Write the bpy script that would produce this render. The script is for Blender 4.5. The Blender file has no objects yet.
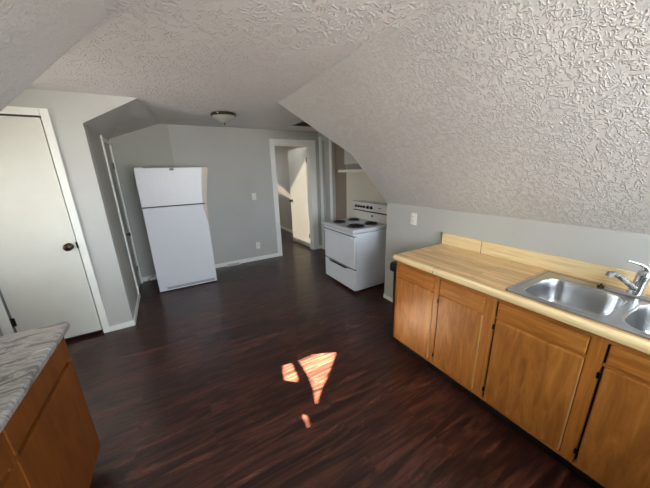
import bpy, bmesh, math, random
from mathutils import Vector, Matrix
random.seed(4)
scene = bpy.context.scene
COL = scene.collection
PI = math.pi

# ------------------------------------------------------------------ materials
def lin(c):
    return tuple(((v/12.92) if v <= .04045 else ((v+.055)/1.055)**2.4) for v in [x/255 for x in c]) + (1.0,)

def new_mat(name):
    m = bpy.data.materials.new(name); m.use_nodes = True
    nt = m.node_tree
    return m, nt, nt.nodes['Principled BSDF']

def N(nt, t, **kw):
    n = nt.nodes.new(t)
    for k, v in kw.items():
        if k in n.inputs: n.inputs[k].default_value = v
        else: setattr(n, k, v)
    return n

def coords(nt, scale=(1, 1, 1), rot=(0, 0, 0)):
    g = nt.nodes.new('ShaderNodeNewGeometry')
    mp = nt.nodes.new('ShaderNodeMapping')
    mp.inputs['Scale'].default_value = scale
    mp.inputs['Rotation'].default_value = rot
    nt.links.new(g.outputs['Position'], mp.inputs['Vector'])
    return mp.outputs['Vector']

def ramp(nt, fac, stops):
    r = nt.nodes.new('ShaderNodeValToRGB')
    e = r.color_ramp.elements
    while len(e) < len(stops): e.new(0.5)
    for i, (p, c) in enumerate(stops):
        e[i].position = p; e[i].color = c
    nt.links.new(fac, r.inputs['Fac'])
    return r.outputs['Color']

def bump(nt, b, h, strength, dist):
    n = nt.nodes.new('ShaderNodeBump')
    n.inputs['Strength'].default_value = strength
    n.inputs['Distance'].default_value = dist
    nt.links.new(h, n.inputs['Height'])
    nt.links.new(n.outputs['Normal'], b.inputs['Normal'])

def plain(name, c, rough=.5, metal=0, spec=None, var=0.0, coat=0):
    m, nt, b = new_mat(name)
    b.inputs['Roughness'].default_value = rough
    b.inputs['Metallic'].default_value = metal
    if spec is not None: b.inputs['Specular IOR Level'].default_value = spec
    if coat: b.inputs['Coat Weight'].default_value = coat
    base = lin(c)
    n = N(nt, 'ShaderNodeTexNoise', Scale=9.0, Detail=4.0)
    nt.links.new(coords(nt), n.inputs['Vector'])
    v = max(var, .02)
    col = ramp(nt, n.outputs['Fac'], [(.3, tuple(x*(1-v) for x in base[:3])+(1,)), (.7, tuple(min(1, x*(1+v)) for x in base[:3])+(1,))])
    nt.links.new(col, b.inputs['Base Color'])
    return m

def textured_plaster(name, c, c2, strength=.6, dist=.006, size=66.0, cover=.50):
    m, nt, b = new_mat(name)
    b.inputs['Roughness'].default_value = .5
    v = coords(nt)
    # knocked-down plaster: short, raised, squiggly ridges running down the slope
    acc = None
    for k, (sc_, rot, off) in enumerate((((1.0, 1.0, .45), (0, .5, .25), 0), ((1.0, .55, 1.0), (.3, 0, -.4), 7.3), ((.6, 1.0, 1.0), (.2, .3, .5), 3.1))):
        mp = nt.nodes.new('ShaderNodeMapping'); mp.inputs['Scale'].default_value = sc_; mp.inputs['Rotation'].default_value = rot; mp.inputs['Location'].default_value = (off, off, off)
        nt.links.new(v, mp.inputs['Vector'])
        n1 = N(nt, 'ShaderNodeTexNoise', Scale=size, Detail=1.0, Roughness=.35, Distortion=.25)
        nt.links.new(mp.outputs[0], n1.inputs['Vector'])
        a = nt.nodes.new('ShaderNodeMath'); a.operation = 'SUBTRACT'; a.inputs[1].default_value = .5
        nt.links.new(n1.outputs['Fac'], a.inputs[0])
        ab = nt.nodes.new('ShaderNodeMath'); ab.operation = 'ABSOLUTE'; nt.links.new(a.outputs[0], ab.inputs[0])
        r1 = ramp(nt, ab.outputs[0], [(0, (1, 1, 1, 1)), (.035, (.62, .62, .62, 1)), (.09, (0, 0, 0, 1))])
        n2 = N(nt, 'ShaderNodeTexNoise', Scale=size*.55, Detail=1.0)
        nt.links.new(mp.outputs[0], n2.inputs['Vector'])
        r2 = ramp(nt, n2.outputs['Fac'], [(cover, (0, 0, 0, 1)), (cover+.08, (1, 1, 1, 1))])
        mu = nt.nodes.new('ShaderNodeMath'); mu.operation = 'MULTIPLY'
        nt.links.new(r1, mu.inputs[0]); nt.links.new(r2, mu.inputs[1])
        if acc is None: acc = mu.outputs[0]
        else:
            mxm = nt.nodes.new('ShaderNodeMath'); mxm.operation = 'MAXIMUM'
            nt.links.new(acc, mxm.inputs[0]); nt.links.new(mu.outputs[0], mxm.inputs[1]); acc = mxm.outputs[0]
    n3 = N(nt, 'ShaderNodeTexNoise', Scale=85.0, Detail=3.0)
    nt.links.new(v, n3.inputs['Vector'])
    ad = nt.nodes.new('ShaderNodeMath'); ad.operation = 'MULTIPLY_ADD'; ad.inputs[1].default_value = .45
    nt.links.new(n3.outputs['Fac'], ad.inputs[0]); nt.links.new(acc, ad.inputs[2])
    bump(nt, b, ad.outputs[0], strength, dist)
    n4 = N(nt, 'ShaderNodeTexNoise', Scale=1.7, Detail=5.0)
    nt.links.new(v, n4.inputs['Vector'])
    nt.links.new(ramp(nt, n4.outputs['Fac'], [(.35, lin(c)), (.7, lin(c2))]), b.inputs['Base Color'])
    return m

def wall_paint(name, c, rough=.55):
    m, nt, b = new_mat(name)
    b.inputs['Roughness'].default_value = rough
    v = coords(nt)
    n = N(nt, 'ShaderNodeTexNoise', Scale=2.2, Detail=5.0); nt.links.new(v, n.inputs['Vector'])
    base = lin(c)
    nt.links.new(ramp(nt, n.outputs['Fac'], [(.3, tuple(x*.95 for x in base[:3])+(1,)), (.7, base)]), b.inputs['Base Color'])
    n2 = N(nt, 'ShaderNodeTexNoise', Scale=120.0, Detail=2.0); nt.links.new(v, n2.inputs['Vector'])
    bump(nt, b, n2.outputs['Fac'], .12, .002)
    return m

def wood(name, dark, mid, light, axis='Z', rough=.38, stretch=14, bumpy=.1, patches=True):
    m, nt, b = new_mat(name)
    b.inputs['Roughness'].default_value = rough
    s = {'X': (1.1, stretch, stretch), 'Y': (stretch, 1.1, stretch), 'Z': (stretch, stretch, 1.1)}[axis]
    v = coords(nt, s)
    n = N(nt, 'ShaderNodeTexNoise', Scale=3.2, Detail=7.0, Roughness=.62, Distortion=.9)
    nt.links.new(v, n.inputs['Vector'])
    c = ramp(nt, n.outputs['Fac'], [(.28, lin(dark)), (.5, lin(mid)), (.72, lin(light))])
    if patches:
        n2 = N(nt, 'ShaderNodeTexNoise', Scale=2.4, Detail=4.0); nt.links.new(coords(nt), n2.inputs['Vector'])
        mx = N(nt, 'ShaderNodeMix', data_type='RGBA', blend_type='MULTIPLY'); mx.inputs['Factor'].default_value = .5
        nt.links.new(c, mx.inputs[6])
        nt.links.new(ramp(nt, n2.outputs['Fac'], [(.3, (.72, .66, .6, 1)), (.65, (1, 1, 1, 1))]), mx.inputs[7])
        c = mx.outputs[2]
    nt.links.new(c, b.inputs['Base Color'])
    bump(nt, b, n.outputs['Fac'], bumpy, .002)
    return m

def floor_material():
    m, nt, b = new_mat('dark_plank_laminate')
    v = coords(nt)
    br = nt.nodes.new('ShaderNodeTexBrick')
    br.offset = .37; br.offset_frequency = 2
    br.inputs['Scale'].default_value = 1
    br.inputs['Brick Width'].default_value = 1.15
    br.inputs['Row Height'].default_value = .125
    br.inputs['Mortar Size'].default_value = .0012
    br.inputs['Mortar Smooth'].default_value = .4
    br.inputs['Color1'].default_value = (.25, .25, .25, 1)
    br.inputs['Color2'].default_value = (.85, .85, .85, 1)
    br.inputs['Mortar'].default_value = (0, 0, 0, 1)
    nt.links.new(v, br.inputs['Vector'])
    # per-plank shift of the grain
    sx = nt.nodes.new('ShaderNodeVectorMath'); sx.operation = 'MULTIPLY_ADD'
    sx.inputs[1].default_value = (7, 3, 5)
    nt.links.new(br.outputs['Color'], sx.inputs[0]); nt.links.new(v, sx.inputs[2])
    mp = nt.nodes.new('ShaderNodeMapping'); mp.inputs['Scale'].default_value = (1.1, 11, 1)
    nt.links.new(sx.outputs[0], mp.inputs['Vector'])
    n = N(nt, 'ShaderNodeTexNoise', Scale=1.9, Detail=6.0, Roughness=.6, Distortion=1.3)
    nt.links.new(mp.outputs[0], n.inputs['Vector'])
    c = ramp(nt, n.outputs['Fac'], [(.30, lin((27, 15, 12))), (.45, lin((52, 27, 22))), (.60, lin((90, 50, 39))), (.75, lin((134, 84, 66)))])
    mx = N(nt, 'ShaderNodeMix', data_type='RGBA', blend_type='MULTIPLY'); mx.inputs['Factor'].default_value = .55
    nt.links.new(c, mx.inputs[6]); nt.links.new(br.outputs['Color'], mx.inputs[7])
    nt.links.new(mx.outputs[2], b.inputs['Base Color'])
    rr = ramp(nt, n.outputs['Fac'], [(.3, (.34, .34, .34, 1)), (.7, (.26, .26, .26, 1))])
    nt.links.new(rr, b.inputs['Roughness'])
    ad = nt.nodes.new('ShaderNodeMath'); ad.operation = 'MULTIPLY_ADD'; ad.inputs[1].default_value = -1.0
    nt.links.new(br.outputs['Fac'], ad.inputs[0]); nt.links.new(n.outputs['Fac'], ad.inputs[2])
    bump(nt, b, ad.outputs[0], .16, .002)
    return m

def butcher_material():
    m, nt, b = new_mat('butcher_block_laminate')
    v = coords(nt)
    sep = nt.nodes.new('ShaderNodeSeparateXYZ'); nt.links.new(v, sep.inputs[0])
    sw = nt.nodes.new('ShaderNodeCombineXYZ')
    nt.links.new(sep.outputs['Y'], sw.inputs['X']); nt.links.new(sep.outputs['X'], sw.inputs['Y'])
    br = nt.nodes.new('ShaderNodeTexBrick'); br.offset = .43
    br.inputs['Scale'].default_value = 1
    br.inputs['Brick Width'].default_value = .9
    br.inputs['Row Height'].default_value = .048
    br.inputs['Mortar Size'].default_value = .0011
    br.inputs['Color1'].default_value = lin((204, 164, 112)); br.inputs['Color2'].default_value = lin((238, 204, 148))
    br.inputs['Mortar'].default_value = lin((150, 112, 72))
    nt.links.new(sw.outputs[0], br.inputs['Vector'])
    n = N(nt, 'ShaderNodeTexNoise', Scale=3.0, Detail=6.0, Roughness=.6)
    nt.links.new(coords(nt, (26, 1.6, 26)), n.inputs['Vector'])
    mx = N(nt, 'ShaderNodeMix', data_type='RGBA', blend_type='MULTIPLY'); mx.inputs['Factor'].default_value = .75
    nt.links.new(br.outputs['Color'], mx.inputs[6])
    nt.links.new(ramp(nt, n.outputs['Fac'], [(.3, lin((205, 180, 150))), (.6, (1, 1, 1, 1))]), mx.inputs[7])
    nt.links.new(mx.outputs[2], b.inputs['Base Color'])
    b.inputs['Roughness'].default_value = .33
    return m

def marble_material():
    m, nt, b = new_mat('grey_marble_laminate')
    v = coords(nt, (1, 2.6, 1.5), (0, 0, .35))
    n = N(nt, 'ShaderNodeTexNoise', Scale=4.2, Detail=9.0, Roughness=.62, Distortion=2.4)
    nt.links.new(v, n.inputs['Vector'])
    c = ramp(nt, n.outputs['Fac'], [(.32, lin((66, 60, 57))), (.43, lin((118, 112, 108))), (.50, lin((182, 178, 173))), (.58, lin((132, 126, 122))), (.70, lin((212, 208, 203)))])
    nt.links.new(c, b.inputs['Base Color']); b.inputs['Roughness'].default_value = .3
    return m

def steel_material():
    m, nt, b = new_mat('brushed_stainless_steel')
    b.inputs['Metallic'].default_value = 1
    b.inputs['Base Color'].default_value = (.50, .51, .52, 1)
    b.inputs['Roughness'].default_value = .27
    return m

def glass_material(name='window_glass', tint=1.0):
    m = bpy.data.materials.new(name); m.use_nodes = True
    nt = m.node_tree; nt.nodes.remove(nt.nodes['Principled BSDF'])
    out = nt.nodes['Material Output']
    t = nt.nodes.new('ShaderNodeBsdfTransparent'); g = nt.nodes.new('ShaderNodeBsdfGlossy')
    g.inputs['Roughness'].default_value = .02; t.inputs['Color'].default_value = (tint, tint, tint, 1)
    f = nt.nodes.new('ShaderNodeFresnel'); f.inputs['IOR'].default_value = 1.45
    mx = nt.nodes.new('ShaderNodeMixShader')
    nt.links.new(f.outputs[0], mx.inputs[0]); nt.links.new(t.outputs[0], mx.inputs[1]); nt.links.new(g.outputs[0], mx.inputs[2])
    nt.links.new(mx.outputs[0], out.inputs['Surface'])
    return m

def enamel_orange_peel(name, c, rough=.35, st=.3):
    m, nt, b = new_mat(name)
    b.inputs['Base Color'].default_value = lin(c); b.inputs['Roughness'].default_value = rough
    n = N(nt, 'ShaderNodeTexNoise', Scale=170.0, Detail=3.0); nt.links.new(coords(nt), n.inputs['Vector'])
    n2 = N(nt, 'ShaderNodeTexNoise', Scale=14.0, Detail=3.0); nt.links.new(coords(nt), n2.inputs['Vector'])
    ad = nt.nodes.new('ShaderNodeMath'); ad.operation = 'MULTIPLY_ADD'; ad.inputs[1].default_value = 2.5
    nt.links.new(n2.outputs['Fac'], ad.inputs[0]); nt.links.new(n.outputs['Fac'], ad.inputs[2])
    bump(nt, b, ad.outputs[0], st, .002)
    return m

M = {}
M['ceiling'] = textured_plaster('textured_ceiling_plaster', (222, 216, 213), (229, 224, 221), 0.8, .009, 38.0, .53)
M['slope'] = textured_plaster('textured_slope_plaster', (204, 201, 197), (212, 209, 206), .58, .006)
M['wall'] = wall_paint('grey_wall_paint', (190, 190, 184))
M['wall_dark'] = wall_paint('darker_grey_wall_paint', (176, 176, 167))  # slightly darker grey than the main wall paint
M['room_wall'] = wall_paint('warm_grey_wall_paint', (204, 196, 182))
M['cream_wall'] = wall_paint('cream_wall_paint', (228, 223, 208))
M['taupe'] = wall_paint('taupe_paint', (150, 136, 122))
M['trim'] = plain('white_trim_paint', (240, 240, 233), .35)
M['door'] = plain('white_door_paint', (220, 219, 208), .4)
M['floor'] = floor_material()
M['butcher'] = butcher_material()
M['lip'] = wood('pale_butcher_edge', (218, 186, 134), (238, 212, 160), (246, 226, 182), 'Y', .35, 26, .03, False)
M['marble'] = marble_material()
M['oak'] = wood('honey_oak', (138, 82, 30), (174, 110, 46), (198, 136, 66), 'Z', .42, 7)
M['oak_frame'] = wood('honey_oak_frame', (154, 94, 36), (182, 116, 50), (200, 136, 66), 'Z', .34, 16)
M['oak_rail'] = wood('honey_oak_rail', (148, 88, 32), (178, 112, 47), (198, 136, 66), 'Y', .34, 12)
M['oak_light'] = plain('pale_oak_edge', (196, 146, 88), .4, var=.1)  # paler strip for one vertical edge of each oak door
M['cherry'] = wood('reddish_cabinet_wood', (96, 50, 12), (116, 64, 17), (132, 76, 25), 'Z', .42, 6, .04)
M['cherry_dark'] = plain('reddish_reveal_shade', (40, 10, 8), .5)  # shade of the drawer slot put into the colour
M['recess'] = plain('dark_joint_and_gap_shade', (34, 20, 12), .7)  # dark brown for seams; also paints the shade inside gaps
M['toe'] = plain('black_toe_kick', (18, 18, 22), .45)
M['steel'] = steel_material()
M['chrome'] = plain('chrome', (200, 204, 208), .14, 1)
M['fridge'] = enamel_orange_peel('white_fridge_enamel', (226, 228, 232))
M['freezer'] = enamel_orange_peel('white_pebbled_freezer_enamel', (228, 230, 232), .26, .6)
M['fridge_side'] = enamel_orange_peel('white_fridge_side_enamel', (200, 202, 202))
M['fridge_grip'] = plain('aged_ivory_plastic', (198, 188, 166), .45)
M['grey_plastic'] = plain('grey_plastic', (128, 130, 132), .5)
M['enamel'] = plain('white_range_enamel', (226, 229, 234), .22, coat=.3)
M['cooktop'] = plain('greyed_white_cooktop_enamel', (206, 208, 210), .25)  # white enamel greyed in colour to stand for its reflections
M['enamel_warm'] = plain('white_backguard_enamel', (218, 216, 208), .28)
M['black'] = plain('black_plastic_and_gap_shade', (14, 14, 15), .4)
M['coil'] = plain('dark_burner_coil', (22, 21, 21), .5, .3)
M['pan'] = plain('dark_drip_pan', (54, 50, 48), .3, .8)
M['bronze'] = plain('dark_bronze', (62, 52, 40), .3, .9)
M['brass'] = plain('antique_brass', (150, 118, 66), .28, .95)
M['brown_metal'] = plain('dark_brown_vent_metal', (112, 92, 74), .5, .3)
M['plate'] = plain('white_wall_plate', (234, 232, 224), .35)
M['frosted'] = plain('frosted_light_glass', (168, 164, 154), .3)
M['nickel'] = plain('dark_brushed_nickel', (92, 80, 68), .3, .9)
M['glass'] = glass_material()
M['dim'] = glass_material('dim_window_glass', .45)  # dims daylight through the added end window
M['tinted'] = glass_material('sun_dimming_glass', .085)  # dims the sun through the added bedroom openings
M['screen'] = wood('sun_mask_timber', (150, 140, 122), (176, 166, 148), (196, 188, 170), 'Z', .7, 8)
M['hood_grey'] = plain('grey_hood_enamel', (150, 148, 140), .4)
M['cabinet_white'] = plain('dull_white_cabinet_paint', (206, 206, 200), .4)
M['cord'] = plain('grey_power_cord', (90, 90, 88), .5)

# ------------------------------------------------------------------ helpers
def wpos(o):
    p = Vector((0, 0, 0))
    while o is not None:
        p += o.location; o = o.parent
    return p

def link(name, bm, mat, parent=None, smooth=False, angle=.7):
    me = bpy.data.meshes.new(name)
    if parent is not None:
        off = wpos(parent)
        bmesh.ops.translate(bm, vec=-off, verts=bm.verts)
    bmesh.ops.recalc_face_normals(bm, faces=bm.faces)
    if smooth:
        for f in bm.faces: f.smooth = True
        for e in bm.edges:
            if len(e.link_faces) == 2 and e.calc_face_angle(0) > angle: e.smooth = False
    bm.to_mesh(me); bm.free()
    mats = mat if isinstance(mat, (list, tuple)) else [mat]
    for m in mats: me.materials.append(m)
    o = bpy.data.objects.new(name, me); COL.objects.link(o)
    if parent is not None: o.parent = parent
    return o

def thing(name, loc, label, cat, group=None):
    o = bpy.data.objects.new(name, None); COL.objects.link(o)
    o.location = loc; o.empty_display_size = .1
    o['label'] = label; o['category'] = cat
    if group: o['group'] = group
    return o

def tag(o, label, cat, group=None):
    o['label'] = label; o['category'] = cat
    if group: o['group'] = group
    return o

def struct(name, bm, mat, parent=None, smooth=False, label=None):
    o = link(name, bm, mat, parent, smooth)
    if parent is None:
        o['kind'] = 'structure'
    if label: o['label'] = label
    return o

def BM(): return bmesh.new()

def box(bm, x0, x1, y0, y1, z0, z1, bev=0, seg=2, mi=0):
    vs = [bm.verts.new(p) for p in ((x0, y0, z0), (x1, y0, z0), (x1, y1, z0), (x0, y1, z0), (x0, y0, z1), (x1, y0, z1), (x1, y1, z1), (x0, y1, z1))]
    fs = [bm.faces.new([vs[i] for i in f]) for f in ((0, 3, 2, 1), (4, 5, 6, 7), (0, 1, 5, 4), (1, 2, 6, 5), (2, 3, 7, 6), (3, 0, 4, 7))]
    for f in fs: f.material_index = mi
    if bev:
        es = set(e for f in fs for e in f.edges)
        r = bmesh.ops.bevel(bm, geom=list(es), offset=bev, segments=seg, profile=.5, affect='EDGES')
        for f in r['faces']: f.material_index = mi
    return vs

def bx(*a, **k):
    bm = BM(); box(bm, *a, **k); return bm

def prism(bm, pts, vec):
    """extrude polygon (3D points) along vec"""
    v = Vector(vec)
    a = [bm.verts.new(Vector(p)) for p in pts]; b = [bm.verts.new(Vector(p)+v) for p in pts]
    n = len(pts)
    bm.faces.new(a[::-1]); bm.faces.new(b)
    for i in range(n): bm.faces.new([a[i], a[(i+1) % n], b[(i+1) % n], b[i]])

def frame_from(d):
    d = d.normalized()
    up = Vector((0, 0, 1)) if abs(d.z) < .95 else Vector((1, 0, 0))
    s = d.cross(up).normalized(); return s, s.cross(d).normalized()

def tube(bm, pts, rad, seg=12, caps=True, flat=1.0):
    P = [Vector(p) for p in pts]
    rads = rad if isinstance(rad, (list, tuple)) else [rad]*len(P)
    rings = []
    s = None
    for i, p in enumerate(P):
        d = (P[min(i+1, len(P)-1)] - P[max(i-1, 0)]).normalized()
        if s is None: s, t = frame_from(d)
        else:
            s = (s - d*s.dot(d)).normalized(); t = s.cross(d).normalized()
        rings.append([bm.verts.new(p + (s*math.cos(a)*rads[i] + t*math.sin(a)*rads[i]*flat)) for a in [2*PI*k/seg for k in range(seg)]])
    for a, b in zip(rings, rings[1:]):
        for k in range(seg): bm.faces.new([a[k], a[(k+1) % seg], b[(k+1) % seg], b[k]])
    if caps:
        bm.faces.new(rings[0][::-1]); bm.faces.new(rings[-1])

def lathe(bm, prof, center, axis=(0, 0, 1), seg=28, sc=(1, 1)):
    """prof: list of (radius, height along axis)"""
    ax = Vector(axis).normalized(); s, t = frame_from(ax); c = Vector(center)
    rings = []
    for r, h in prof:
        if r < 1e-5: rings.append([bm.verts.new(c+ax*h)])
        else: rings.append([bm.verts.new(c+ax*h+s*math.cos(2*PI*k/seg)*r*sc[0]+t*math.sin(2*PI*k/seg)*r*sc[1]) for k in range(seg)])
    for a, b in zip(rings, rings[1:]):
        for k in range(seg):
            k2 = (k+1) % seg
            if len(a) == 1 and len(b) == 1: continue
            if len(a) == 1: bm.faces.new([a[0], b[k2], b[k]])
            elif len(b) == 1: bm.faces.new([a[k], a[k2], b[0]])
            else: bm.faces.new([a[k], a[k2], b[k2], b[k]])
    if len(rings[0]) > 1: bm.faces.new(rings[0][::-1])
    if len(rings[-1]) > 1: bm.faces.new(rings[-1])

def wall_with_hole(bm, axis, p0, p1, u0, u1, z0, z1, holes):
    """axis='x': wall thickness along x (p0..p1), u is y.  axis='y': thickness along y, u is x."""
    us = sorted({u0, u1, *[h[0] for h in holes], *[h[1] for h in holes]})
    for a, b in zip(us, us[1:]):
        hz = sorted([(h[2], h[3]) for h in holes if h[0] < (a+b)/2 < h[1]])
        z = z0; segs = []
        for lo, hi in hz:
            if lo > z: segs.append((z, lo))
            z = hi
        if z < z1: segs.append((z, z1))
        for lo, hi in segs:
            if axis == 'x': box(bm, p0, p1, a, b, lo, hi)
            else: box(bm, a, b, p0, p1, lo, hi)

def plate_with_holes(outer, holes, thick):
    """flat plate in local XY with polygon holes; returns bmesh (z from -thick/2 to thick/2)"""
    cu = bpy.data.curves.new('plate', 'CURVE'); cu.dimensions = '2D'; cu.fill_mode = 'BOTH'; cu.extrude = thick/2
    for loop in [outer]+holes:
        sp = cu.splines.new('POLY'); sp.points.add(len(loop)-1)
        for q, (x, y) in zip(sp.points, loop): q.co = (x, y, 0, 1)
        sp.use_cyclic_u = True
    ob = bpy.data.objects.new('plate', cu); COL.objects.link(ob)
    dg = bpy.context.evaluated_depsgraph_get(); dg.update()
    me = bpy.data.meshes.new_from_object(ob.evaluated_get(dg))
    bm = BM(); bm.from_mesh(me)
    bpy.data.objects.remove(ob); bpy.data.meshes.remove(me); bpy.data.curves.remove(cu)
    bmesh.ops.remove_doubles(bm, verts=bm.verts, dist=1e-5)
    return bm

# ------------------------------------------------------------------ camera
H = 1.57
RT = Vector((0.8656333350976829, -0.49986365973992813, -0.02855259776391868))
UP = Vector((0.15751512996267214, 0.21775583997185208, 0.9632088963412846))
FW = Vector((0.475255629109751, 0.8382831954832201, -0.2672328033193833))
cam = bpy.data.cameras.new('camera'); co = bpy.data.objects.new('camera', cam); COL.objects.link(co)
cam.sensor_width = 36; cam.sensor_fit = 'HORIZONTAL'; cam.lens = 262.139/650*36; cam.clip_start = .02
m3 = Matrix((RT, UP, -FW)).transposed()
co.matrix_world = Matrix.Translation((0, 0, H)) @ m3.to_4x4()
scene.camera = co

# ------------------------------------------------------------------ room shell
CZ = 2.29
XK = 2.14            # knee wall with the sink counter
BY = -1.10           # wall behind the photographer
SUN = Vector((1.0, -.45, -.42)).normalized()

bm = BM(); box(bm, -2.1, 4.2, BY-.15, 9.2, -.12, 0); struct('floor', bm, M['floor'])
bm = BM(); box(bm, -2.1, 4.2, BY-.15, 4.72, CZ, CZ+.12); struct('ceiling', bm, M['ceiling'])

# right slope: underside runs from the flat ceiling down to the knee wall, its far end clipped by the range alcove
bm = BM()
und = [(1.137, BY, CZ), (1.137, 2.937, CZ), (1.655, 2.312, 1.727), (2.14, 2.285, 1.20), (2.26, 2.285, 1.20), (2.26, BY, 1.20), (2.14, BY, 1.20)]
a = [bm.verts.new(p) for p in und]; b = [bm.verts.new((p[0], p[1], CZ)) if p[2] < CZ-.001 else None for p in und]
t = [b[i] or a[i] for i in range(len(und))]
bm.faces.new([a[0], a[1], a[2], a[3], a[6]])
bm.faces.new([a[3], a[4], a[5], a[6]])
bm.faces.new([a[1], t[2], a[2]])
bm.faces.new([a[2], t[2], t[3], a[3]]); bm.faces.new([a[3], t[3], t[4], a[4]]); bm.faces.new([a[4], t[4], t[5], a[5]])
bm.faces.new([a[5], t[5], t[6], a[6]]); bm.faces.new([a[6], t[6], a[0]])
bm.faces.new([a[0], t[6], t[5], t[4], t[3], t[2], a[1]])
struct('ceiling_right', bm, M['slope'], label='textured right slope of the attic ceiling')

# left slope above the marble counter
bm = BM(); prism(bm, [(-.125, BY, CZ), (-1.2, BY, 1.24), (-1.32, BY, 1.24), (-1.32, BY, CZ)], (0, 1.737-BY, 0))
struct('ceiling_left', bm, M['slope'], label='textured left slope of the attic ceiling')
# small slope above the narrow closet door
bm = BM()
A = [(-.137, 3.27, CZ), (-.588, 3.27, 2.045), (-.618, 4.72, 2.065), (-.015, 4.72, CZ)]
v = [bm.verts.new(p) for p in A]; w1 = bm.verts.new((-.588, 3.27, CZ)); w2 = bm.verts.new((-.618, 4.72, CZ))
bm.faces.new([v[0], v[1], v[2]]); bm.faces.new([v[0], v[2], v[3]]); fw_ = bm.faces.new([v[0], w1, v[1]]); fw_.material_index = 1; bm.faces.new([v[1], w1, w2, v[2]])
bm.faces.new([v[2], w2, v[3]]); bm.faces.new([v[0], v[3], w2, w1])
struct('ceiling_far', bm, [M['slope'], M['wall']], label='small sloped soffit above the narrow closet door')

# knee walls
bm = BM(); box(bm, XK, XK+.12, BY, 2.285, 0, 1.20); box(bm, XK+.12, 2.70, 2.18, 2.285, 0, CZ)
struct('wall_right', bm, M['wall'])
bm = BM(); box(bm, -1.32, -1.2, BY, 1.737, 0, 1.24); box(bm, -1.95, -1.32, 1.63, 1.737, 0, CZ); struct('wall_left', bm, M['wall'])

# wall with the plain white door, facing the camera
bm = BM(); wall_with_hole(bm, 'y', 3.27, 3.39, -1.95, -.588, 0, CZ, [(-1.46, -.84, 0, 2.09)])
struct('wall_front', bm, M['wall'])
# closet side wall (slightly out of square)
bm = BM()
def sx(y): return -.588 - .03*(y-3.27)/1.45
for y0, y1, z0, z1 in ((3.39, 4.10, 0, 2.29), (4.62, 4.72, 0, 2.29), (4.10, 4.62, 1.985, 2.29)):
    prism(bm, [(sx(y0), y0, z0), (sx(y1), y1, z0), (sx(y1)-.1, y1, z0), (sx(y0)-.1, y0, z0)], (0, 0, z1-z0))
struct('wall_closet', bm, M['wall_dark'])
# far wall
DX0, DX1, DZ = 1.68, 2.39, 2.05
bm = BM(); box(bm, -1.95, .10, 4.702, 4.84, 0, CZ); struct('wall_far_left', bm, M['wall_dark'])
bm = BM(); wall_with_hole(bm, 'y', 4.69, 4.84, .10, 2.58, 0, CZ, [(DX0, DX1, 0, DZ)]); struct('wall_far', bm, M['wall'])
# range alcove wall with closed opening
bm = BM(); wall_with_hole(bm, 'x', 2.58, 2.70, 2.285, 4.84, 0, CZ, [(3.76, 4.20, 0, 2.06), (4.27, 4.55, 0, 2.12)]); struct('wall_alcove', bm, M['wall'])
bm = BM(); box(bm, 2.64, 2.69, 3.762, 4.198, 0.002, 2.058); struct('door_4', bm, M['taupe'], label='taupe closet door behind the range')
bm = BM(); box(bm, 2.63, 2.68, 4.272, 4.548, 0.002, 2.118); struct('door_5', bm, M['wall'], label='narrow grey painted panel between white casings')
bm = BM(); box(bm, 2.572, 2.58, 2.287, 3.74, .02, CZ-.001); struct('trim_6', bm, M['cream_wall'], label='cream painted wall panel behind the range')
for i, (y0, y1) in enumerate(((4.20, 4.265), (4.555, 4.635))):
    bm = bx(2.555, 2.58, y0, y1, .0, 2.2, bev=.004); struct('trim_%d' % (7+i), bm, M['trim'])

# outer left wall of the dormer with window, back wall with window
WX = -1.95
bm = BM(); wall_with_hole(bm, 'x', WX-.12, WX, 1.63, 3.39, 0, CZ, [(1.86, 3.16, .80, 2.0)]); struct('wall_dormer', bm, M['wall'])
BW = (-.20, 2.05, .93, 2.12)
bm = BM(); wall_with_hole(bm, 'y', BY-.12, BY, -1.4, 2.3, 0, CZ+.1, [BW]); struct('wall_back', bm, M['wall'])
bm = BM()
box(bm, -2.1, -1.95, 3.39, 4.84, 0, CZ); struct('wall_outer', bm, M['wall'])

def window(name, axis, p, u0, u1, z0, z1, sash=True, pane='glass'):
    """frame, sash bars and pane in a wall opening; p is the middle of the wall thickness"""
    f = BM(); w = .045
    def put(bm, a, b, lo, hi, d):
        if axis == 'x': box(bm, p-d, p+d, a, b, lo, hi, bev=.003, seg=1)
        else: box(bm, a, b, p-d, p+d, lo, hi, bev=.003, seg=1)
    g = .001
    put(f, u0+g, u0+w, z0+g, z1-g, .05); put(f, u1-w, u1-g, z0+g, z1-g, .05)
    put(f, u0+w, u1-w, z0+g, z0+w, .05); put(f, u0+w, u1-w, z1-w, z1-g, .05)
    mid = (u0+u1)/2; zm = (z0+z1)/2
    if sash: put(f, u0+w, u1-w, zm-.018, zm+.018, .03)
    o = struct(name, f, M['trim'])
    q = BM(); put(q, u0+w, u1-w, z0+w, z1-w, .003)
    link('window_pane', q, M[pane], o)
    return o
window('window_1', 'y', BY-.06, *BW)
window('window_2', 'x', WX-.06, 1.86, 3.16, .80, 2.0, sash=False)

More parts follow.
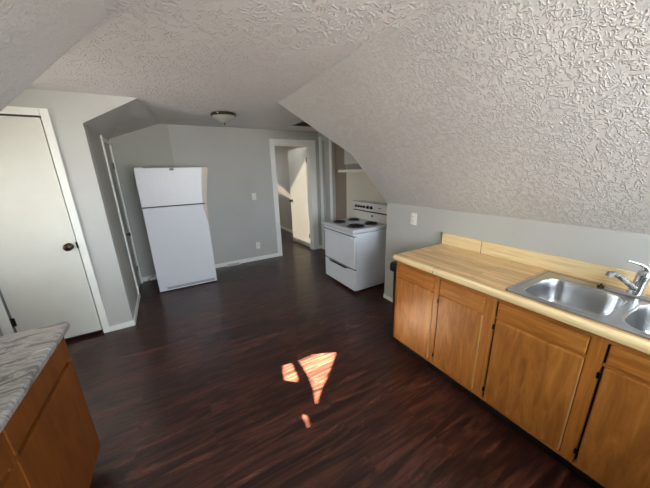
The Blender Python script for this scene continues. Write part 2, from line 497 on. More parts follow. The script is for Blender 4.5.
# added unseen screen: gaps shaped so the sun draws the patches on the floor
def back(P, x):
    t = (x-P[0])/SUN.x; return (P[1]+SUN.y*t, P[2]+SUN.z*t)
cx = -3.2
patches = [[(x, y, 0) for x, y in q] for q in (
    ((0.721, 1.794), (0.904, 1.806), (1.101, 1.79), (1.092, 1.754), (0.945, 1.602), (0.798, 1.472), (0.725, 1.407), (0.663, 1.343), (0.638, 1.322), (0.685, 1.452), (0.712, 1.594)),
    ((0.585, 1.809), (0.659, 1.798), (0.648, 1.72), (0.633, 1.604), (0.606, 1.577), (0.578, 1.608), (0.537, 1.648), (0.551, 1.732)),
    ((0.534, 1.307), (0.548, 1.267), (0.539, 1.231), (0.513, 1.187), (0.515, 1.225), (0.516, 1.276)))]
holes = [[back(q, cx) for q in poly] for poly in patches]
bm = plate_with_holes([(2.10, -3.0), (4.10, -3.0), (4.10, 2.62), (2.10, 2.62)], holes, .005)
mt = Matrix(((0, 0, 1, cx), (1, 0, 0, 0), (0, 1, 0, 0), (0, 0, 0, 1)))
bmesh.ops.transform(bm, matrix=mt, verts=bm.verts)
t = thing('sun_mask_screen', (cx, 3.1, -3.0), 'added unseen screen outside the dormer window, gaps shaped to the floor sun patches', 'sun blocker')
link('panel', bm, M['screen'], t)
for y in (2.05, 4.15): link('post', bx(cx-.05, cx+.05, y-.05, y+.05, -3.0, 2.7, bev=.006), M['screen'], t)

# adjoining room
RX = 1.35
bm = BM(); box(bm, 2.63, 2.75, 4.84, 9.1, 0, 2.42); struct('wall_bedroom_right', bm, M['room_wall'])
bm = BM(); wall_with_hole(bm, 'y', 9.1, 9.2, RX-.12, 2.75, 0, 2.42, [(RX+.08, 2.55, .9, 2.1)]); struct('wall_bedroom_far', bm, M['room_wall'])
bm = BM(); box(bm, RX-.12, 2.75, 4.84, 9.2, 2.42, 2.5); struct('ceiling_bedroom', bm, M['ceiling'])
door_poly = [(2.385, 4.86, 1.93), (2.30, 5.70, 1.17), (2.30, 5.70, .10), (2.385, 4.80, .10)]
wall_poly = [(2.63, 7.75, 1.45), (2.63, 6.30, 1.035), (2.63, 6.30, .895), (2.63, 7.75, 1.11)]
holes = [[back(q, RX) for q in poly] for poly in (door_poly, wall_poly)]  # added openings, shaped so the sun lights set areas of door and wall
holes[0] = [(y, min(z, 2.36)) for y, z in holes[0]]
bm = plate_with_holes([(4.84, 0), (9.1, 0), (9.1, 2.42), (4.84, 2.42)], holes, .10)
mt = Matrix(((0, 0, 1, RX-.05), (1, 0, 0, 0), (0, 1, 0, 0), (0, 0, 0, 1)))
bmesh.ops.transform(bm, matrix=mt, verts=bm.verts)
struct('wall_bedroom_left', bm, M['room_wall'])
bm = BM(); wy = [h[0] for h in holes[0]]; wz = [h[1] for h in holes[0]]
box(bm, RX-.125, RX-.119, min(wy)-.05, max(wy)+.05, max(.01,min(wz)-.05), max(wz)+.04); struct('door_sun_pane', bm, M['tinted'])  # added dimming pane over the opening that lights the door
wy = [h[0] for h in holes[1]]; wz = [h[1] for h in holes[1]]
bm = BM(); box(bm, RX-.125, RX-.119, min(wy)-.05, max(wy)+.05, max(.01,min(wz)-.05), max(wz)+.05); struct('wall_sun_pane', bm, M['tinted'])  # added dimming pane over the opening that lights the wall band
window('added_end_window', 'y', 9.15, RX+.08, 2.55, .9, 2.1, sash=False, pane='dim')  # added unseen window that brightens the adjoining room

# ------------------------------------------------------------------ doors, casings, baseboards
# door 1: plain white slab with knob
bm = bx(-1.442, -.861, 3.278, 3.315, .036, 2.074, bev=.003)
d1 = struct('door_1', bm, M['door'])
bm = BM(); lathe(bm, [(.034, 0), (.034, .006), (.02, .01), (.012, .022), (.014, .034), (.030, .043), (.034, .055), (.028, .066), (.012, .072), (0, .073)], (-.917, 3.278, .955), (0, -1, 0), sc=(1, 1))
link('door_knob', bm, M['bronze'], d1, smooth=True)
bm = bx(-.866, -.856, 3.272, 3.30, .93, .99); link('latch_plate', bm, M['bronze'], d1)
for z in (.32, 1.78):
    bm = BM(); tube(bm, [(-1.449, 3.270, z-.045), (-1.449, 3.270, z+.045)], .007, 10); box(bm, -1.447, -1.425, 3.273, 3.279, z-.04, z+.04)
    link('hinge', bm, M['nickel'], d1, smooth=True)
bm = BM()
for a in ((-1.52, -1.452, 3.255, 3.27, 0, 2.145), (-.848, -.792, 3.255, 3.27, 0, 2.145), (-1.452, -.848, 3.255, 3.27, 2.086, 2.145)):
    box(bm, *a, bev=.004)
struct('trim_1', bm, M['trim'])
bm = bx(-1.452, -.846, 3.33, 3.36, .0, 2.087); struct('trim_9', bm, M['recess'], label='dark sheet behind the white door, gap shade put into its colour')  # dark sheet gives the door gap its shade by colour

# door 2: narrow closet door
def sq(bm, y0, y1, z0, z1, d0, d1):
    prism(bm, [(sx(y0)+d0, y0, z0), (sx(y1)+d0, y1, z0), (sx(y1)+d1, y1, z0), (sx(y0)+d1, y0, z0)], (0, 0, z1-z0))
bm = BM(); sq(bm, 4.105, 4.615, .012, 1.98, -.045, -.010); d2 = struct('door_2', bm, M['wall'])
bm = BM(); lathe(bm, [(.026, 0), (.026, .005), (.011, .01), (.011, .03), (.026, .040), (.029, .05), (.022, .06), (0, .063)], (sx(4.22)-.010, 4.22, .84), (1, 0, 0))
link('door_knob', bm, M['brass'], d2, smooth=True)
for z in (.25, 1.72):
    bm = BM(); tube(bm, [(sx(4.6)-.004, 4.605, z-.04), (sx(4.6)-.004, 4.605, z+.04)], .008, 10); link('hinge', bm, M['bronze'], d2, smooth=True)
bm = BM(); sq(bm, 4.03, 4.098, 0, 2.035, .0005, .016); sq(bm, 4.622, 4.685, 0, 2.035, .0005, .016); sq(bm, 4.098, 4.622, 1.985, 2.035, .0005, .014)
struct('trim_2', bm, M['trim'])

# far doorway casing + jamb
bm = BM()
box(bm, DX0-.078, DX0+.008, 4.672, 4.69, 0, 2.14, bev=.004); box(bm, DX1-.008, DX1+.115, 4.672, 4.69, 0, 2.14, bev=.004)
box(bm, DX0+.008, DX1-.008, 4.672, 4.69, DZ-.008, 2.14, bev=.004)
struct('trim_3', bm, M['trim'])
bm = BM(); box(bm, DX0, DX0+.014, 4.69, 4.84, 0, DZ); box(bm, DX1-.014, DX1, 4.69, 4.84, 0, DZ); box(bm, DX0+.014, DX1-.014, 4.69, 4.84, DZ-.014, DZ)
box(bm, DX0+.014, DX0+.026, 4.75, 4.79, 0, DZ-.014); box(bm, DX1-.026, DX1-.014, 4.75, 4.79, 0, DZ-.014)
struct('trim_4', bm, M['trim'])

# door 3: open white slab, hinged at the right jamb
hp = Vector((2.385, 4.862, 0)); fe = Vector((2.31, 5.585, 0)); dv = (fe-hp).normalized(); nv = Vector((-dv.y, dv.x, 0))
bm = BM(); prism(bm, [hp+Vector((0, 0, .012)), fe+Vector((0, 0, .012)), fe-nv*.035+Vector((0, 0, .012)), hp-nv*.035+Vector((0, 0, .012))], (0, 0, 2.015))
d3 = struct('door_3', bm, M['door'])
kp = fe-dv*.065+Vector((0, 0, .955)); 
bm = BM(); lathe(bm, [(.030, 0), (.030, .005), (.012, .01), (.012, .03), (.027, .040), (.029, .05), (.02, .062), (0, .065)], kp, nv)
link('door_knob', bm, M['bronze'], d3, smooth=True)
for z in (.26, 1.79):
    bm = BM(); tube(bm, [(hp.x+.0, hp.y-.012, z-.05), (hp.x+.0, hp.y-.012, z+.05)], .010, 10); box(bm, hp.x-.012, hp.x+.003, hp.y-.05, hp.y-.01, z-.045, z+.045)
    link('hinge', bm, M['bronze'], d3, smooth=True)

# baseboards
def base(name, parts, h=.07):
    bm = BM()
    for p in parts:
        box(bm, p[0], p[1], p[2], p[3], 0, h, bev=.003)
    return struct(name, bm, M['trim'])
base('baseboard_front', [(-.79, -.574, 3.256, 3.27)], .062)
bm = BM(); sq(bm, 3.27, 4.029, 0, .062, .0005, .014); struct('baseboard_closet', bm, M['trim'])
base('baseboard_far', [(.10, DX0-.08, 4.676, 4.69), (-.60, .10, 4.687, 4.702)], .07)
base('baseboard_far_right', [(2.507, 2.579, 4.676, 4.69), (2.566, 2.58, 4.64, 4.675)], .07)
base('baseboard_right', [(2.126, 2.14, 1.90, 2.285)], .05)
base('baseboard_alcove', [(2.558, 2.572, 3.33, 3.74)], .07)
base('baseboard_bedroom', [(2.616, 2.63, 4.86, 9.08)], .075)

# floor register at the far baseboard
t = thing('floor_register', (.75, 4.66, 0), 'low white heating register at the foot of the far wall, right of the fridge', 'vent')
link('housing', bx(.63, .865, 4.635, 4.675, .001, .05, bev=.004), M['plate'], t)
bm = BM()
for k in range(3): box(bm, .645, .85, 4.631, 4.636, .012+.011*k, .017+.011*k)
link('louver', bm, M['grey_plastic'], t)

# wall plates
def wall_plate(name, c, axis, w, h, kind, label, cat):
    t = thing(name, c, label, cat)
    x, y, z = c
    def pb(u0, u1, z0, z1, d0, d1, bev=0):
        if axis == 'y': return bx(x+u0, x+u1, y-d1, y-d0, z+z0, z+z1, bev=bev)
        return bx(x-d1, x-d0, y+u0, y+u1, z+z0, z+z1, bev=bev)
    link('cover_plate', pb(-w/2, w/2, -h/2, h/2, .0, .006, .002), M['plate'], t)
    if kind == 'switch':
        link('toggle', pb(-.005, .005, -.012, .014, .006, .018, .002), M['plate'], t)
    else:
        for s in (-1, 1):
            rc = link('receptacle', pb(-.017, .017, s*.022-.014, s*.022+.014, .006, .009, .002), M['plate'], t)
            for q in (-.007, .007):
                link('slot', pb(q-.0015, q+.0015, s*.022-.004, s*.022+.006, .0088, .0096), M['black'], rc)
    bm = BM(); 
    ax = (0, -1, 0) if axis == 'y' else (-1, 0, 0)
    for zz in ((-.03, .03) if kind == 'switch' else (0,)):
        bm = BM(); lathe(bm, [(.003, .005), (.003, .0075), (0, .0078)], (x, y, z+zz), ax, 8)
        link('screw', bm, M['grey_plastic'], t)
wall_plate('light_switch', (1.247, 4.69, 1.177), 'y', .072, .118, 'switch', 'white light switch plate on the far wall left of the doorway', 'light switch')
wall_plate('wall_outlet', (1.232, 4.69, .282), 'y', .072, .12, 'outlet', 'white wall outlet low on the far wall below the switch', 'outlet')
wall_plate('wall_outlet', (2.14, 1.886, 1.067), 'x', .080, .124, 'outlet', 'white wall outlet on the grey knee wall between range and counter', 'outlet')

# ------------------------------------------------------------------ ceiling light
t = thing('ceiling_light', (.70, 3.66, CZ), 'round flush ceiling light with frosted glass bowl and dark metal rim', 'ceiling light')
bm = BM(); lathe(bm, [(.06, 0), (.135, -.002), (.150, -.012), (.152, -.026), (.143, -.036), (.13, -.038)], (.70, 3.66, CZ), seg=40); link('rim', bm, M['nickel'], t, smooth=True)
bm = BM(); lathe(bm, [(.134, -.037), (.122, -.052), (.092, -.075), (.06, -.094), (.03, -.107), (.012, -.112), (0, -.112)], (.70, 3.66, CZ), seg=40); link('glass_bowl', bm, M['frosted'], t, smooth=True)
bm = BM(); lathe(bm, [(.010, -.110), (.012, -.116), (.007, -.124), (.009, -.130), (0, -.134)], (.70, 3.66, CZ), seg=14); link('finial', bm, M['nickel'], t, smooth=True)
for k in range(3):
    a = 2*PI*k/3 + 4.1; c = Vector((.70+.15*math.cos(a), 3.66+.15*math.sin(a), CZ-.02))
    bm = BM(); lathe(bm, [(.007, 0), (.007, .01), (0, .013)], c, (math.cos(a), math.sin(a), 0), 10); link('clip', bm, M['plate'], t, smooth=True)

# ceiling vent beside the slope
t = thing('ceiling_vent', (2.0, 3.95, CZ), 'dark brown louvered vent in the ceiling above the doorway', 'vent')
bm = BM(); box(bm, 1.80, 2.20, 3.75, 3.772, CZ-.012, CZ); box(bm, 1.80, 2.20, 4.128, 4.15, CZ-.012, CZ); box(bm, 1.80, 1.822, 3.772, 4.128, CZ-.012, CZ); box(bm, 2.178, 2.20, 3.772, 4.128, CZ-.012, CZ)
link('frame', bm, M['wall_dark'], t)
link('backing', bx(1.822, 2.178, 3.772, 4.128, CZ-.003, CZ-.0005), M['recess'], t)
bm = BM()
for k in range(11):
    y = 3.79+k*.032; prism(bm, [(1.822, y, CZ-.011), (1.822, y+.017, CZ-.004), (1.822, y+.019, CZ-.005), (1.822, y+.002, CZ-.012)], (.356, 0, 0))
link('louver', bm, M['brown_metal'], t)

# ------------------------------------------------------------------ refrigerator
t = thing('refrigerator', (.015, 4.37, 0), 'white top-freezer refrigerator standing alone against the far wall', 'refrigerator')
fx0, fx1, fy = -.362, .392, 4.05
link('cabinet_body', bx(fx0+.004, fx1-.004, fy+.065, 4.68, .03, 1.662, bev=.008), M['fridge_side'], t)
bm = BM(); prism(bm, [(x, fy, z) for x, z in ((fx0, 1.19), (.358, 1.19), (.362, 1.32), (.374, 1.45), (.392, 1.56), (.412, 1.672), (fx0, 1.672))], (0, .058, 0))
bmesh.ops.bevel(bm, geom=list(bm.edges), offset=.006, segments=2, profile=.5, affect='EDGES')
fz = link('freezer_door', bm, M['freezer'], t)
fd = link('fridge_door', bx(fx0, fx1, fy, fy+.058, .080, 1.178, bev=.012, seg=3), M['fridge'], t)
# aged ivory grips along the right edge, widest at the middle of the fridge
def grip(pts, parent, name='handle'):
    bm = BM()
    front = [bm.verts.new((x, y, z)) for (x, z, y) in pts]
    bk = [bm.verts.new((x, fy+.05, z)) for (x, z, y) in pts]
    n = len(pts); bm.faces.new(front); bm.faces.new(bk[::-1])
    for i in range(n): bm.faces.new([front[i], bk[i], bk[(i+1) % n], front[(i+1) % n]])
    bmesh.ops.triangulate(bm, faces=[f for f in bm.faces if len(f.verts) > 4])
    link(name, bm, M['fridge_grip'], parent)
g = fy-.012
grip([(.408, 1.670, g), (.478, 1.670, g), (.462, 1.56, g), (.434, 1.42, g), (.412, 1.30, g), (.404, 1.192, g), (.354, 1.192, g), (.360, 1.32, g), (.372, 1.45, g), (.390, 1.56, g)], fz)
grip([(.352, 1.176, g), (.406, 1.176, g), (.400, 1.08, g), (.397, .98, g), (.395, .82, g), (.388, .88, g), (.374, .99, g), (.360, 1.09, g)], fd)
link('door_gasket', bx(fx0+.01, fx1-.012, fy+.015, fy+.062, 1.176, 1.192), M['recess'], t)
link('door_gasket', bx(fx0+.012, fx1-.012, fy+.057, fy+.066, .09, 1.66), M['grey_plastic'], t)
bm = BM(); box(bm, fx0+.003, fx1-.003, fy+.006, fy+.06, .014, .079, bev=.004); kg = link('kick_grille', bm, M['fridge'], t)
bm = BM()
for k in range(2): box(bm, fx0+.10, fx1-.03, fy+.001, fy+.007, .037+.017*k, .046+.017*k)
link('grille_slot', bm, M['grey_plastic'], kg)
for x in (fx0+.05, fx1-.05):
    for y in (fy+.10, 4.62):
        bm = BM(); lathe(bm, [(.018, 0), (.018, .03)], (x, y, .0), seg=12); link('foot', bm, M['grey_plastic'], t)
bm = BM(); lathe(bm, [(.028, 0), (.028, .003), (.024, .0045), (0, .0046)], (.045, fy, 1.652), (0, -1, 0), 24, sc=(1, .6)); link('badge', bm, M['grey_plastic'], fz)
for x in (fx0+.05,):
    link('hinge_cover', bx(x-.04, x+.04, fy+.01, fy+.09, 1.664, 1.682, bev=.005), M['fridge'], t)
bm = BM(); tube(bm, [(-.40, 4.69, .02), (-.42, 4.65, .012), (-.46, 4.60, .008), (-.50, 4.62, .008), (-.53, 4.66, .02), (-.50, 4.685, .05), (-.44, 4.685, .06)], .006, 8)
o = link('power_cord', bm, M['cord'], smooth=True); tag(o, 'thin grey cord lying on the floor left of the refrigerator', 'cord')

# ------------------------------------------------------------------ range
t = thing('kitchen_range', (2.2, 2.93, 0), 'white freestanding electric coil range in the alcove past the knee wall', 'stove')
rx, ry0, ry1 = 1.90, 2.55, 3.31
link('body', bx(rx, 2.50, ry0+.004, ry1-.004, .035, .805, bev=.004), M['enamel'], t)
link('kick_base', bx(rx+.05, 2.48, ry0+.03, ry1-.03, .0, .036), M['black'], t)
ct = link('cooktop', bx(1.842, 2.46, ry0-.002, ry1+.002, .812, .862, bev=.010, seg=3), M['cooktop'], t)
link('front_rail', bx(1.862, rx+.005, ry0+.006, ry1-.006, .779, .806, bev=.004), M['enamel'], t)
od = link('oven_door', bx(1.872, rx-.002, ry0+.005, ry1-.005, .338, .772, bev=.007, seg=3), M['enamel'], t)
hd = BM(); box(hd, 1.836, 1.853, ry0+.03, ry1-.03, .735, .760, bev=.006); box(hd, 1.853, 1.872, ry0+.05, ry0+.08, .738, .757); box(hd, 1.853, 1.872, ry1-.08, ry1-.05, .738, .757)
link('handle', hd, M['enamel'], od)
dr = link('drawer', bx(1.872, rx-.002, ry0+.005, ry1-.005, .04, .322, bev=.007, seg=3), M['enamel'], t)
bm = BM(); prism(bm, [(1.869, 2.70, .3225), (1.869, 3.20, .3225), (1.869, 3.15, .296), (1.869, 2.77, .296)], (.0045, 0, 0)); link('handle', bm, M['black'], dr)
link('emboss_line', bx(1.8695, 1.8725, ry0+.06, ry1-.06, .19, .195), M['enamel'], dr)
link('drawer_gap_shade', bx(1.888, rx+.001, ry0+.008, ry1-.008, .322, .338), M['black'], t)  # black strip paints the shade between oven door and drawer
link('rail_shade_strip', bx(1.868, rx+.001, ry0+.008, ry1-.008, .767, .779), M['black'], t)  # black strip stands for the shade line under the cooktop front
# backguard with a slightly tilted control panel
bm = BM(); prism(bm, [(2.425, ry0, .862), (2.50, ry0, .862), (2.50, ry0, 1.125), (2.405, ry0, 1.125), (2.41, ry0, 1.115), (2.418, ry0, .995), (2.425, ry0, .985)], (0, ry1-ry0, 0))
bg = link('backguard', bm, M['enamel_warm'], t)
bm = BM(); box(bm, 2.395, 2.42, ry0+.002, ry1-.002, .988, .998); link('trim_strip', bm, M['black'], bg)
bm = BM(); box(bm, 2.400, 2.418, ry0, ry1, 1.118, 1.130, bev=.003); link('chrome_edge', bm, M['chrome'], bg)
for i, (y, r) in enumerate(((3.249, .020), (3.184, .020), (3.118, .018), (3.058, .020), (2.972, .024), (2.893, .024))):
    kb = BM(); lathe(kb, [(r, 0), (r, .008), (r*.72, .011), (r*.66, .026), (r*.5, .029), (0, .03)], (2.413, y, 1.052-.0), (-1, 0, 0), 20)
    k = link('knob', kb, M['black'], bg, smooth=True)
    link('pointer', bx(2.3815, 2.386, y-.002, y+.002, 1.052, 1.052+r*.6), M['plate'], k)
bm = BM(); lathe(bm, [(.015, 0), (.015, .006), (.008, .008), (0, .008)], (2.425, 2.887, .935), (-1, 0, 0), 16); link('outlet_cap', bm, M['black'], bg)
link('nameplate', bx(2.406, 2.414, 2.69, 2.75, 1.055, 1.066), M['grey_plastic'], bg)
for (x, y, r) in ((2.02, 3.12, .078), (2.28, 3.13, .074), (2.03, 2.745, .105), (2.29, 2.755, .083)):
    bm = BM(); lathe(bm, [(r+.016, .8622), (r+.014, .868), (r+.004, .869), (r-.004, .864), (0, .8635)], (x, y, 0), seg=32); bp = link('drip_pan', bm, M['pan'], ct, smooth=True)
    bm = BM(); pts = []
    turns = 4
    for k in range(turns*22+1):
        a = 2*PI*k/22; rr = .016 + (r-.016)*k/(turns*22); pts.append((x+rr*math.cos(a), y+rr*math.sin(a), .876))
    tube(bm, pts, .0055, 6); link('burner_coil', bm, M['coil'], bp, smooth=True)

# ------------------------------------------------------------------ range hood and upper cabinet
t = thing('range_hood', (2.33, 2.98, 1.53), 'slim white range hood mounted above the stove', 'range hood')
link('canopy', bx(2.27, 2.571, 2.60, 3.30, 1.585, 1.645, bev=.004), M['hood_grey'], t)
link('visor', bx(2.10, 2.571, 2.60, 3.27, 1.548, 1.584, bev=.006), M['trim'], t)
bm = BM(); lathe(bm, [(.014, 0), (.014, .012), (0, .014)], (2.27, 2.82, 1.615), (-1, 0, 0), 14); link('knob', bm, M['black'], t)
t = thing('upper_cabinet', (2.42, 2.98, 1.65), 'white wall cabinet above the range hood', 'cabinet')
link('body', bx(2.29, 2.571, 2.61, 3.36, 1.650, 2.285), M['hood_grey'], t)
for y0, y1 in ((2.615, 2.970), (2.978, 3.355)):
    d = link('door', bx(2.270, 2.288, y0, y1, 1.66, 2.27, bev=.003), M['cabinet_white'], t)
    bm = BM(); lathe(bm, [(.006, 0), (.006, .012), (.013, .018), (.010, .025), (0, .026)], (2.27, (y1-.03 if y0 < 2.7 else y0+.03), 1.71), (-1, 0, 0), 14); link('knob', bm, M['bronze'], d, smooth=True)

# ------------------------------------------------------------------ right base cabinets
CT = .885; FX = 1.54; ZB, ZT = .105, .843
def cab(y0, y1, doors, label, stiles, top=ZT):
    """y0>y1 runs towards the camera; doors: list of (ya, yb) with ya>yb"""
    t = thing('base_cabinet', ((FX+XK)/2, (y0+y1)/2, 0), label, 'cabinet', None)
    link('body', bx(FX+.02, XK-.004, y1+.001, y0-.001, ZB, top), M['oak'], t)
    link('toe_kick', bx(FX+.06, XK-.01, y1+.001, y0-.001, 0, ZB), M['toe'], t)
    for a, b in stiles: link('stile', bx(FX, FX+.019, b, a, ZB, ZT, bev=.0015, seg=1), M['oak_frame'], t)
    for ya, yb in doors:
        for lo, hi, d in ((ZT-.03, ZT, .001), (.700, .716, .001), (ZB, .126, -.001)):
            link('rail', bx(FX+d, FX+.018, yb+.0005, ya-.0005, lo, hi), M['oak_rail'], t)
    for ya, yb in doors:
        dr = link('drawer', bx(FX-.008, FX+.012, yb+.004, ya-.009, .717, .812, bev=.005, seg=2), M['oak_rail'], t)
        if len(doors) > 1 or ya < 1.4: link('reveal_shade', bx(FX+.004, FX+.0195, ya-.0085, ya-.0005, .14, .806), M['recess'], t)  # dark strip paints the shade in the hinge-side gap
        d = link('door', bx(FX-.009, FX+.012, yb+.004, ya-.009, .128, .699, bev=.006, seg=2), M['oak'], t)
        link('pale_edge', bx(FX-.0096, FX+.004, yb+.0035, yb+.0075, .134, .69), M['oak_light'], d)
        for z in ((.19, .645) if ya < 1.4 else ()):
            h = BM(); tube(h, [(FX-.001, ya-.008, z-.022), (FX-.001, ya-.008, z+.022)], .005, 8); box(h, FX-.002, FX+.002, ya-.006, ya+.008, z-.016, z+.016)
            link('hinge', h, M['bronze'], d, smooth=True)
    return t
cab(1.508, 1.109, [(1.492, 1.128)], 'narrow honey oak base cabinet at the end of the sink counter, nearest the range', [(1.508, 1.492), (1.128, 1.109)])
cab(1.108, .736, [(1.087, .767)], 'honey oak base cabinet between the end cabinet and the sink cabinet', [(1.108, 1.087), (.767, .736)])
cab(.735, -.255, [(.702, .300), (.245, -.20)], 'wide honey oak sink cabinet under the double basin', [(.735, .702), (.300, .245), (-.20, -.255)], top=.70)

# counter with sink cut-out and rolled front edge
t = thing('sink_counter', (1.82, .6, ZT), 'pale butcher-block laminate countertop over the oak base cabinets', 'countertop')
cy0, cy1 = -.90, 1.52
SX0, SX1, SY0, SY1 = 1.575, 2.075, -.13, .67
bm = BM()
for a in ((1.535, SX0, cy0, cy1), (SX1, 2.138, cy0, cy1), (SX0, SX1, SY1, cy1), (SX0, SX1, cy0, SY0)):
    box(bm, *a, ZT+.001, CT)
link('top_surface', bm, M['butcher'], t)
bm = BM(); prof = []
for k in range(9):
    a = PI/2 + (PI/2)*k/8; prof.append((1.528+.018*math.cos(a), CT-.018+.018*math.sin(a)+.001))
prof += [(1.510, .852), (1.513, .846), (1.520, ZT+.001), (1.535, ZT+.001), (1.535, CT+.001)]
prism(bm, [(x, cy0, z) for x, z in prof], (0, cy1-cy0, 0))
link('front_edge', bm, M['lip'], t, smooth=True)
bs = link('backsplash', bx(2.118, 2.138, cy0, 1.520, CT, .988, bev=.003), M['lip'], t)
link('end_cap', bx(2.117, 2.139, 1.520, 1.523, CT, .987), M['recess'], bs)
link('seam', bx(2.1172, 2.1182, 1.150, 1.153, CT, .986), M['recess'], bs)
bm = BM(); box(bm, 1.5095, 1.5105, 1.1285, 1.1315, .850, .870); link('seam', bm, M['recess'], t)
link('seam', bx(1.516, 1.58, 1.1292, 1.1308, CT+.0001, CT+.0013), M['recess'], t)
# unit under the rest of the counter, nearest the back wall
t = thing('base_cabinet', (1.84, -.58, 0), 'plain honey oak base cabinet nearest the back wall, outside the picture', 'cabinet')
link('body', bx(FX, XK-.004, -.89, -.256, ZB, ZT), M['oak'], t); link('toe_kick', bx(FX+.06, XK-.01, -.89, -.256, 0, ZB), M['toe'], t)
link('door', bx(FX-.015, FX-.001, -.87, -.58, .13, .81, bev=.004), M['oak'], t); link('door', bx(FX-.015, FX-.001, -.565, -.275, .13, .81, bev=.004), M['oak'], t)

# ------------------------------------------------------------------ sink
def rrect(x0, x1, y0, y1, r, n=7):
    pts = []
    for cxx, cyy, a0 in ((x1-r, y1-r, 0), (x0+r, y1-r, PI/2), (x0+r, y0+r, PI), (x1-r, y0+r, 1.5*PI)):
        for k in range(n+1):
            a = a0+(PI/2)*k/n; pts.append((cxx+r*math.cos(a), cyy+r*math.sin(a)))
    return pts
t = thing('kitchen_sink', (1.82, .27, CT), 'stainless steel double-basin drop-in sink set in the butcher-block counter', 'sink')
B1 = (1.600, 1.985, .290, .635); B2 = (1.600, 1.985, -.095, .245)
rim = plate_with_holes(rrect(1.556, 2.088, -.150, .690, .02, 4), [rrect(*B1, .085), rrect(*B2, .085)], .004)
bmesh.ops.translate(rim, vec=(0, 0, CT+.003), verts=rim.verts)
link('rim', rim, M['steel'], t)
bm = BM()
for (x0, x1, y0, y1) in ((1.562, 2.082, .672, .683), (1.562, 2.082, -.143, -.132), (1.562, 1.572, -.14, .68), (2.072, 2.082, -.14, .68)):
    box(bm, x0, x1, y0, y1, CT+.004, CT+.0075, bev=.0015, seg=1)
link('raised_edge', bm, M['steel'], t, smooth=True)
for bb in (B1, B2):
    bm = BM(); rings = []
    for inset, dz, r in ((-.006, .0052, .091), (-.003, .0075, .088), (.001, .006, .085), (.004, -.004, .082), (.008, -.05, .080), (.020, -.125, .072), (.034, -.150, .064), (.058, -.163, .05), (.14, -.168, .03)):
        pts = rrect(bb[0]+inset, bb[1]-inset, bb[2]+inset, bb[3]-inset, min(r, (bb[3]-bb[2])/2-inset-.001))
        rings.append([bm.verts.new((x, y, CT+dz)) for x, y in pts])
    for a, b in zip(rings, rings[1:]):
        for k in range(len(a)): bm.faces.new([a[k], b[k], b[(k+1) % len(a)], a[(k+1) % len(a)]])
    bm.faces.new(rings[-1])
    ba = link('basin', bm, M['steel'], t, smooth=True, angle=1.2)
    c = ((bb[0]+bb[1])/2, (bb[2]+bb[3])/2, CT-.1675)
    bm = BM(); lathe(bm, [(.042, 0), (.042, .002), (.034, .003), (.026, .0005), (0, .0005)], c, seg=24); dn = link('drain', bm, M['chrome'], ba, smooth=True)
    bm = BM()
    for k in range(6): a = k*PI/3; lathe(bm, [(.004, .0006), (.004, .0012)], (c[0]+.014*math.cos(a), c[1]+.014*math.sin(a), c[2]), seg=8)
    link('drain_hole', bm, M['black'], dn)

# faucet
fz0 = CT+.0055
t = thing('faucet', (2.035, .265, fz0), 'chrome single-lever kitchen faucet behind the sink basins', 'faucet')
bm = BM(); pl = rrect(2.008, 2.062, .135, .405, .026, 6)
a = [bm.verts.new((x, y, fz0)) for x, y in pl]; b = [bm.verts.new((2.035+(x-2.035)*.8, .27+(y-.27)*.96, fz0+.014)) for x, y in pl]
bm.faces.new(a[::-1]); bm.faces.new(b)
for k in range(len(a)): bm.faces.new([a[k], a[(k+1) % len(a)], b[(k+1) % len(a)], b[k]])
link('base_plate', bm, M['chrome'], t, smooth=True)
bm = BM(); lathe(bm, [(.030, .012), (.028, .03), (.025, .06), (.026, .10), (.028, .118), (.024, .136), (.012, .146), (0, .148)], (2.035, .290, fz0), (.02, -.13, 1), 26); link('body', bm, M['chrome'], t, smooth=True)
bm = BM(); tube(bm, [(2.030, .286, fz0+.034), (2.00, .300, fz0+.058), (1.955, .318, fz0+.092), (1.915, .345, fz0+.124), (1.903, .353, fz0+.131), (1.893, .360, fz0+.130)], [.016, .015, .0135, .013, .013, .0125], 16)
sp = link('spout', bm, M['chrome'], t, smooth=True)
bm = BM(); lathe(bm, [(.0145, .002), (.0155, -.010), (.015, -.022), (.011, -.023), (0, -.022)], (1.892, .361, fz0+.135), (.35, -.25, 1), 20); link('aerator', bm, M['grey_plastic'], sp, smooth=True)
bm = BM(); tube(bm, [(2.038, .276, fz0+.115), (2.040, .272, fz0+.142), (2.034, .278, fz0+.160), (2.022, .296, fz0+.173), (2.006, .328, fz0+.182), (2.002, .336, fz0+.183)], [.024, .019, .012, .0085, .007, .0075], 14, flat=.7)
link('lever', bm, M['chrome'], t, smooth=True)
bm = BM(); lathe(bm, [(.016, 0), (.015, .006), (.006, .01), (.005, .018), (0, .019)], (2.035, .415, fz0), seg=18)
o = link('hole_cover', bm, M['bronze'], t, smooth=True)

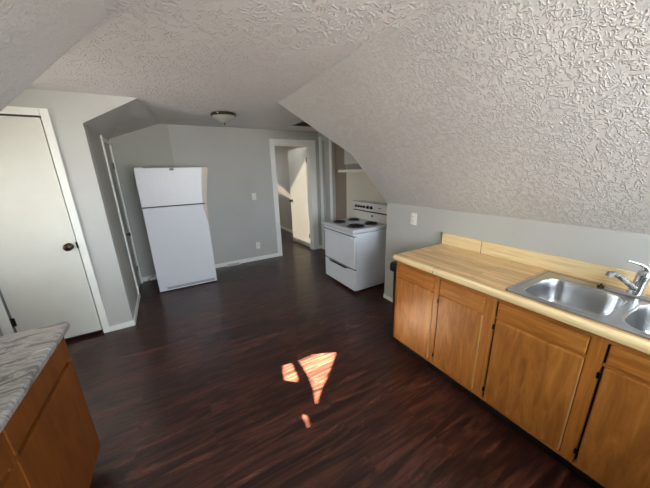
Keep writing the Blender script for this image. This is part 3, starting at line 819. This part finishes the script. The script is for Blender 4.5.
# ------------------------------------------------------------------ black bin tucked past the counter end
t = thing('trash_can', (1.80, 1.60, 0), 'slim black bin tucked behind the end of the oak counter', 'bin')
bm = BM(); rings = []
for z, g in ((0, .012), (.02, .006), (.69, 0)):
    rings.append([bm.verts.new((x, y, z)) for x, y in rrect(1.632+g, 2.05-g, 1.535+g, 1.650-g, .03, 5)])
for a, b in zip(rings, rings[1:]):
    for k in range(len(a)): bm.faces.new([a[k], a[(k+1) % len(a)], b[(k+1) % len(a)], b[k]])
bm.faces.new(rings[0][::-1]); bm.faces.new(rings[-1]); link('body', bm, M['black'], t, smooth=True)
bm = BM(); rings = []
for z, g in ((.690, .0), (.700, -.006), (.750, -.004), (.764, .004), (.770, .016)):
    rings.append([bm.verts.new((x, y, z)) for x, y in rrect(1.598+g, 2.06-g, 1.532+g, 1.660-g, .04, 6)])
for a, b in zip(rings, rings[1:]):
    for k in range(len(a)): bm.faces.new([a[k], a[(k+1) % len(a)], b[(k+1) % len(a)], b[k]])
bm.faces.new(rings[0][::-1]); bm.faces.new(rings[-1]); link('lid', bm, M['black'], t, smooth=True)

# ------------------------------------------------------------------ left cabinets and marble counter
LX = -.578; LK = -1.2
def lcab(y0, y1, label):
    t = thing('base_cabinet', ((LX+LK)/2, (y0+y1)/2, 0), label, 'cabinet')
    link('body', bx(LK+.004, LX-.02, y0+.001, y1-.001, .1, ZT), M['cherry'], t)
    link('toe_kick', bx(LK+.01, LX-.075, y0+.001, y1-.001, 0, .1), M['toe'], t)
    bm = BM(); box(bm, LX-.019, LX-.004, y0+.001, y0+.03, .1, ZT); box(bm, LX-.019, LX-.004, y1-.022, y1-.001, .1, ZT); box(bm, LX-.0185, LX-.0045, y0+.03, y1-.022, .1, .125); box(bm, LX-.0185, LX-.0045, y0+.03, y1-.022, .83, ZT)
    link('face_frame', bm, M['cherry'], t)
    link('reveal_shade', bx(LX-.0187, LX-.0165, y0+.03, y1-.022, .660, .712), M['cherry_dark'], t)  # dark strip paints the shade in the slot under the drawer
    link('drawer', bx(LX-.018, LX, y0+.012, y1-.003, .702, .838, bev=.002), M['cherry'], t)
    link('door', bx(LX-.018, LX, y0+.012, y1-.003, .102, .678, bev=.002), M['cherry'], t)
    return t
lcab(1.065, 1.650, 'reddish brown base cabinet at the end of the marble counter, nearest the white door')
lcab(.47, 1.064, 'reddish brown base cabinet under the marble counter, nearer the photographer')
lcab(-.125, .469, 'reddish brown base cabinet under the marble counter, out of the picture')
t = thing('marble_counter', (-.87, .8, ZT), 'grey marble-look laminate countertop at the left, rounded front edge', 'countertop')
bm = BM(); prof = [(LK+.002, ZT+.001), (-.562, ZT+.001), (-.553, .848)]
for k in range(9):
    a = -.2 + (PI/2+.2)*k/8; prof.append((-.562+.014*math.cos(a), CT-.014+.014*math.sin(a)))
prof.append((LK+.002, CT))
prism(bm, [(x, -.13, z) for x, z in prof], (0, 1.79, 0))
es = [e for e in bm.edges if abs(e.verts[0].co.y-1.66) < 1e-4 and abs(e.verts[1].co.y-1.66) < 1e-4 and min(v.co.z for v in e.verts) > .87]
bmesh.ops.bevel(bm, geom=es, offset=.010, segments=3, profile=.5, affect='EDGES')
link('top_surface', bm, M['marble'], t, smooth=True, angle=.8)

# ------------------------------------------------------------------ light
w = bpy.data.worlds.new('world'); scene.world = w; w.use_nodes = True
wt = w.node_tree; bg = wt.nodes['Background']; bg.inputs['Strength'].default_value = 16.0
tc = wt.nodes.new('ShaderNodeTexCoord'); sp_ = wt.nodes.new('ShaderNodeSeparateXYZ'); wt.links.new(tc.outputs['Generated'], sp_.inputs[0])
mr = wt.nodes.new('ShaderNodeMapRange'); mr.inputs['From Min'].default_value = -.05; mr.inputs['From Max'].default_value = .05
wt.links.new(sp_.outputs['Z'], mr.inputs['Value'])
# bright sunlit ground below the horizon, pale sky above it
wt.links.new(ramp(wt, mr.outputs[0], [(0, (.84, .83, .81, 1)), (1, (.80, .90, 1.0, 1))]), bg.inputs['Color'])
sl = bpy.data.lights.new('sun', 'SUN'); sl.energy = 330; sl.angle = .0025; sl.color = (1, .88, .70)
so = bpy.data.objects.new('sun', sl); COL.objects.link(so); so.rotation_euler = SUN.to_track_quat('-Z', 'Y').to_euler()
def portal(name, loc, direction, sx_, sy_):
    l = bpy.data.lights.new(name, 'AREA'); l.shape = 'RECTANGLE'; l.size = sx_; l.size_y = sy_
    l.cycles.is_portal = True
    o = bpy.data.objects.new(name, l); COL.objects.link(o); o.location = loc
    o.rotation_euler = Vector(direction).to_track_quat('-Z', 'Y').to_euler()
portal('back_window_portal', ((BW[0]+BW[1])/2, BY-.13, (BW[2]+BW[3])/2), (0, 1, 0), BW[1]-BW[0], BW[3]-BW[2])
portal('dormer_window_portal', (WX-.13, 2.51, 1.4), (1, 0, 0), 1.3, 1.2)
portal('bedroom_end_portal', (2.0, 9.22, 1.5), (0, -1, 0), 1.1, 1.2)

vs = scene.view_settings; vs.view_transform = 'Standard'; vs.look = 'None'; vs.gamma = 1; vs.use_curve_mapping = False; vs.exposure = 0.30
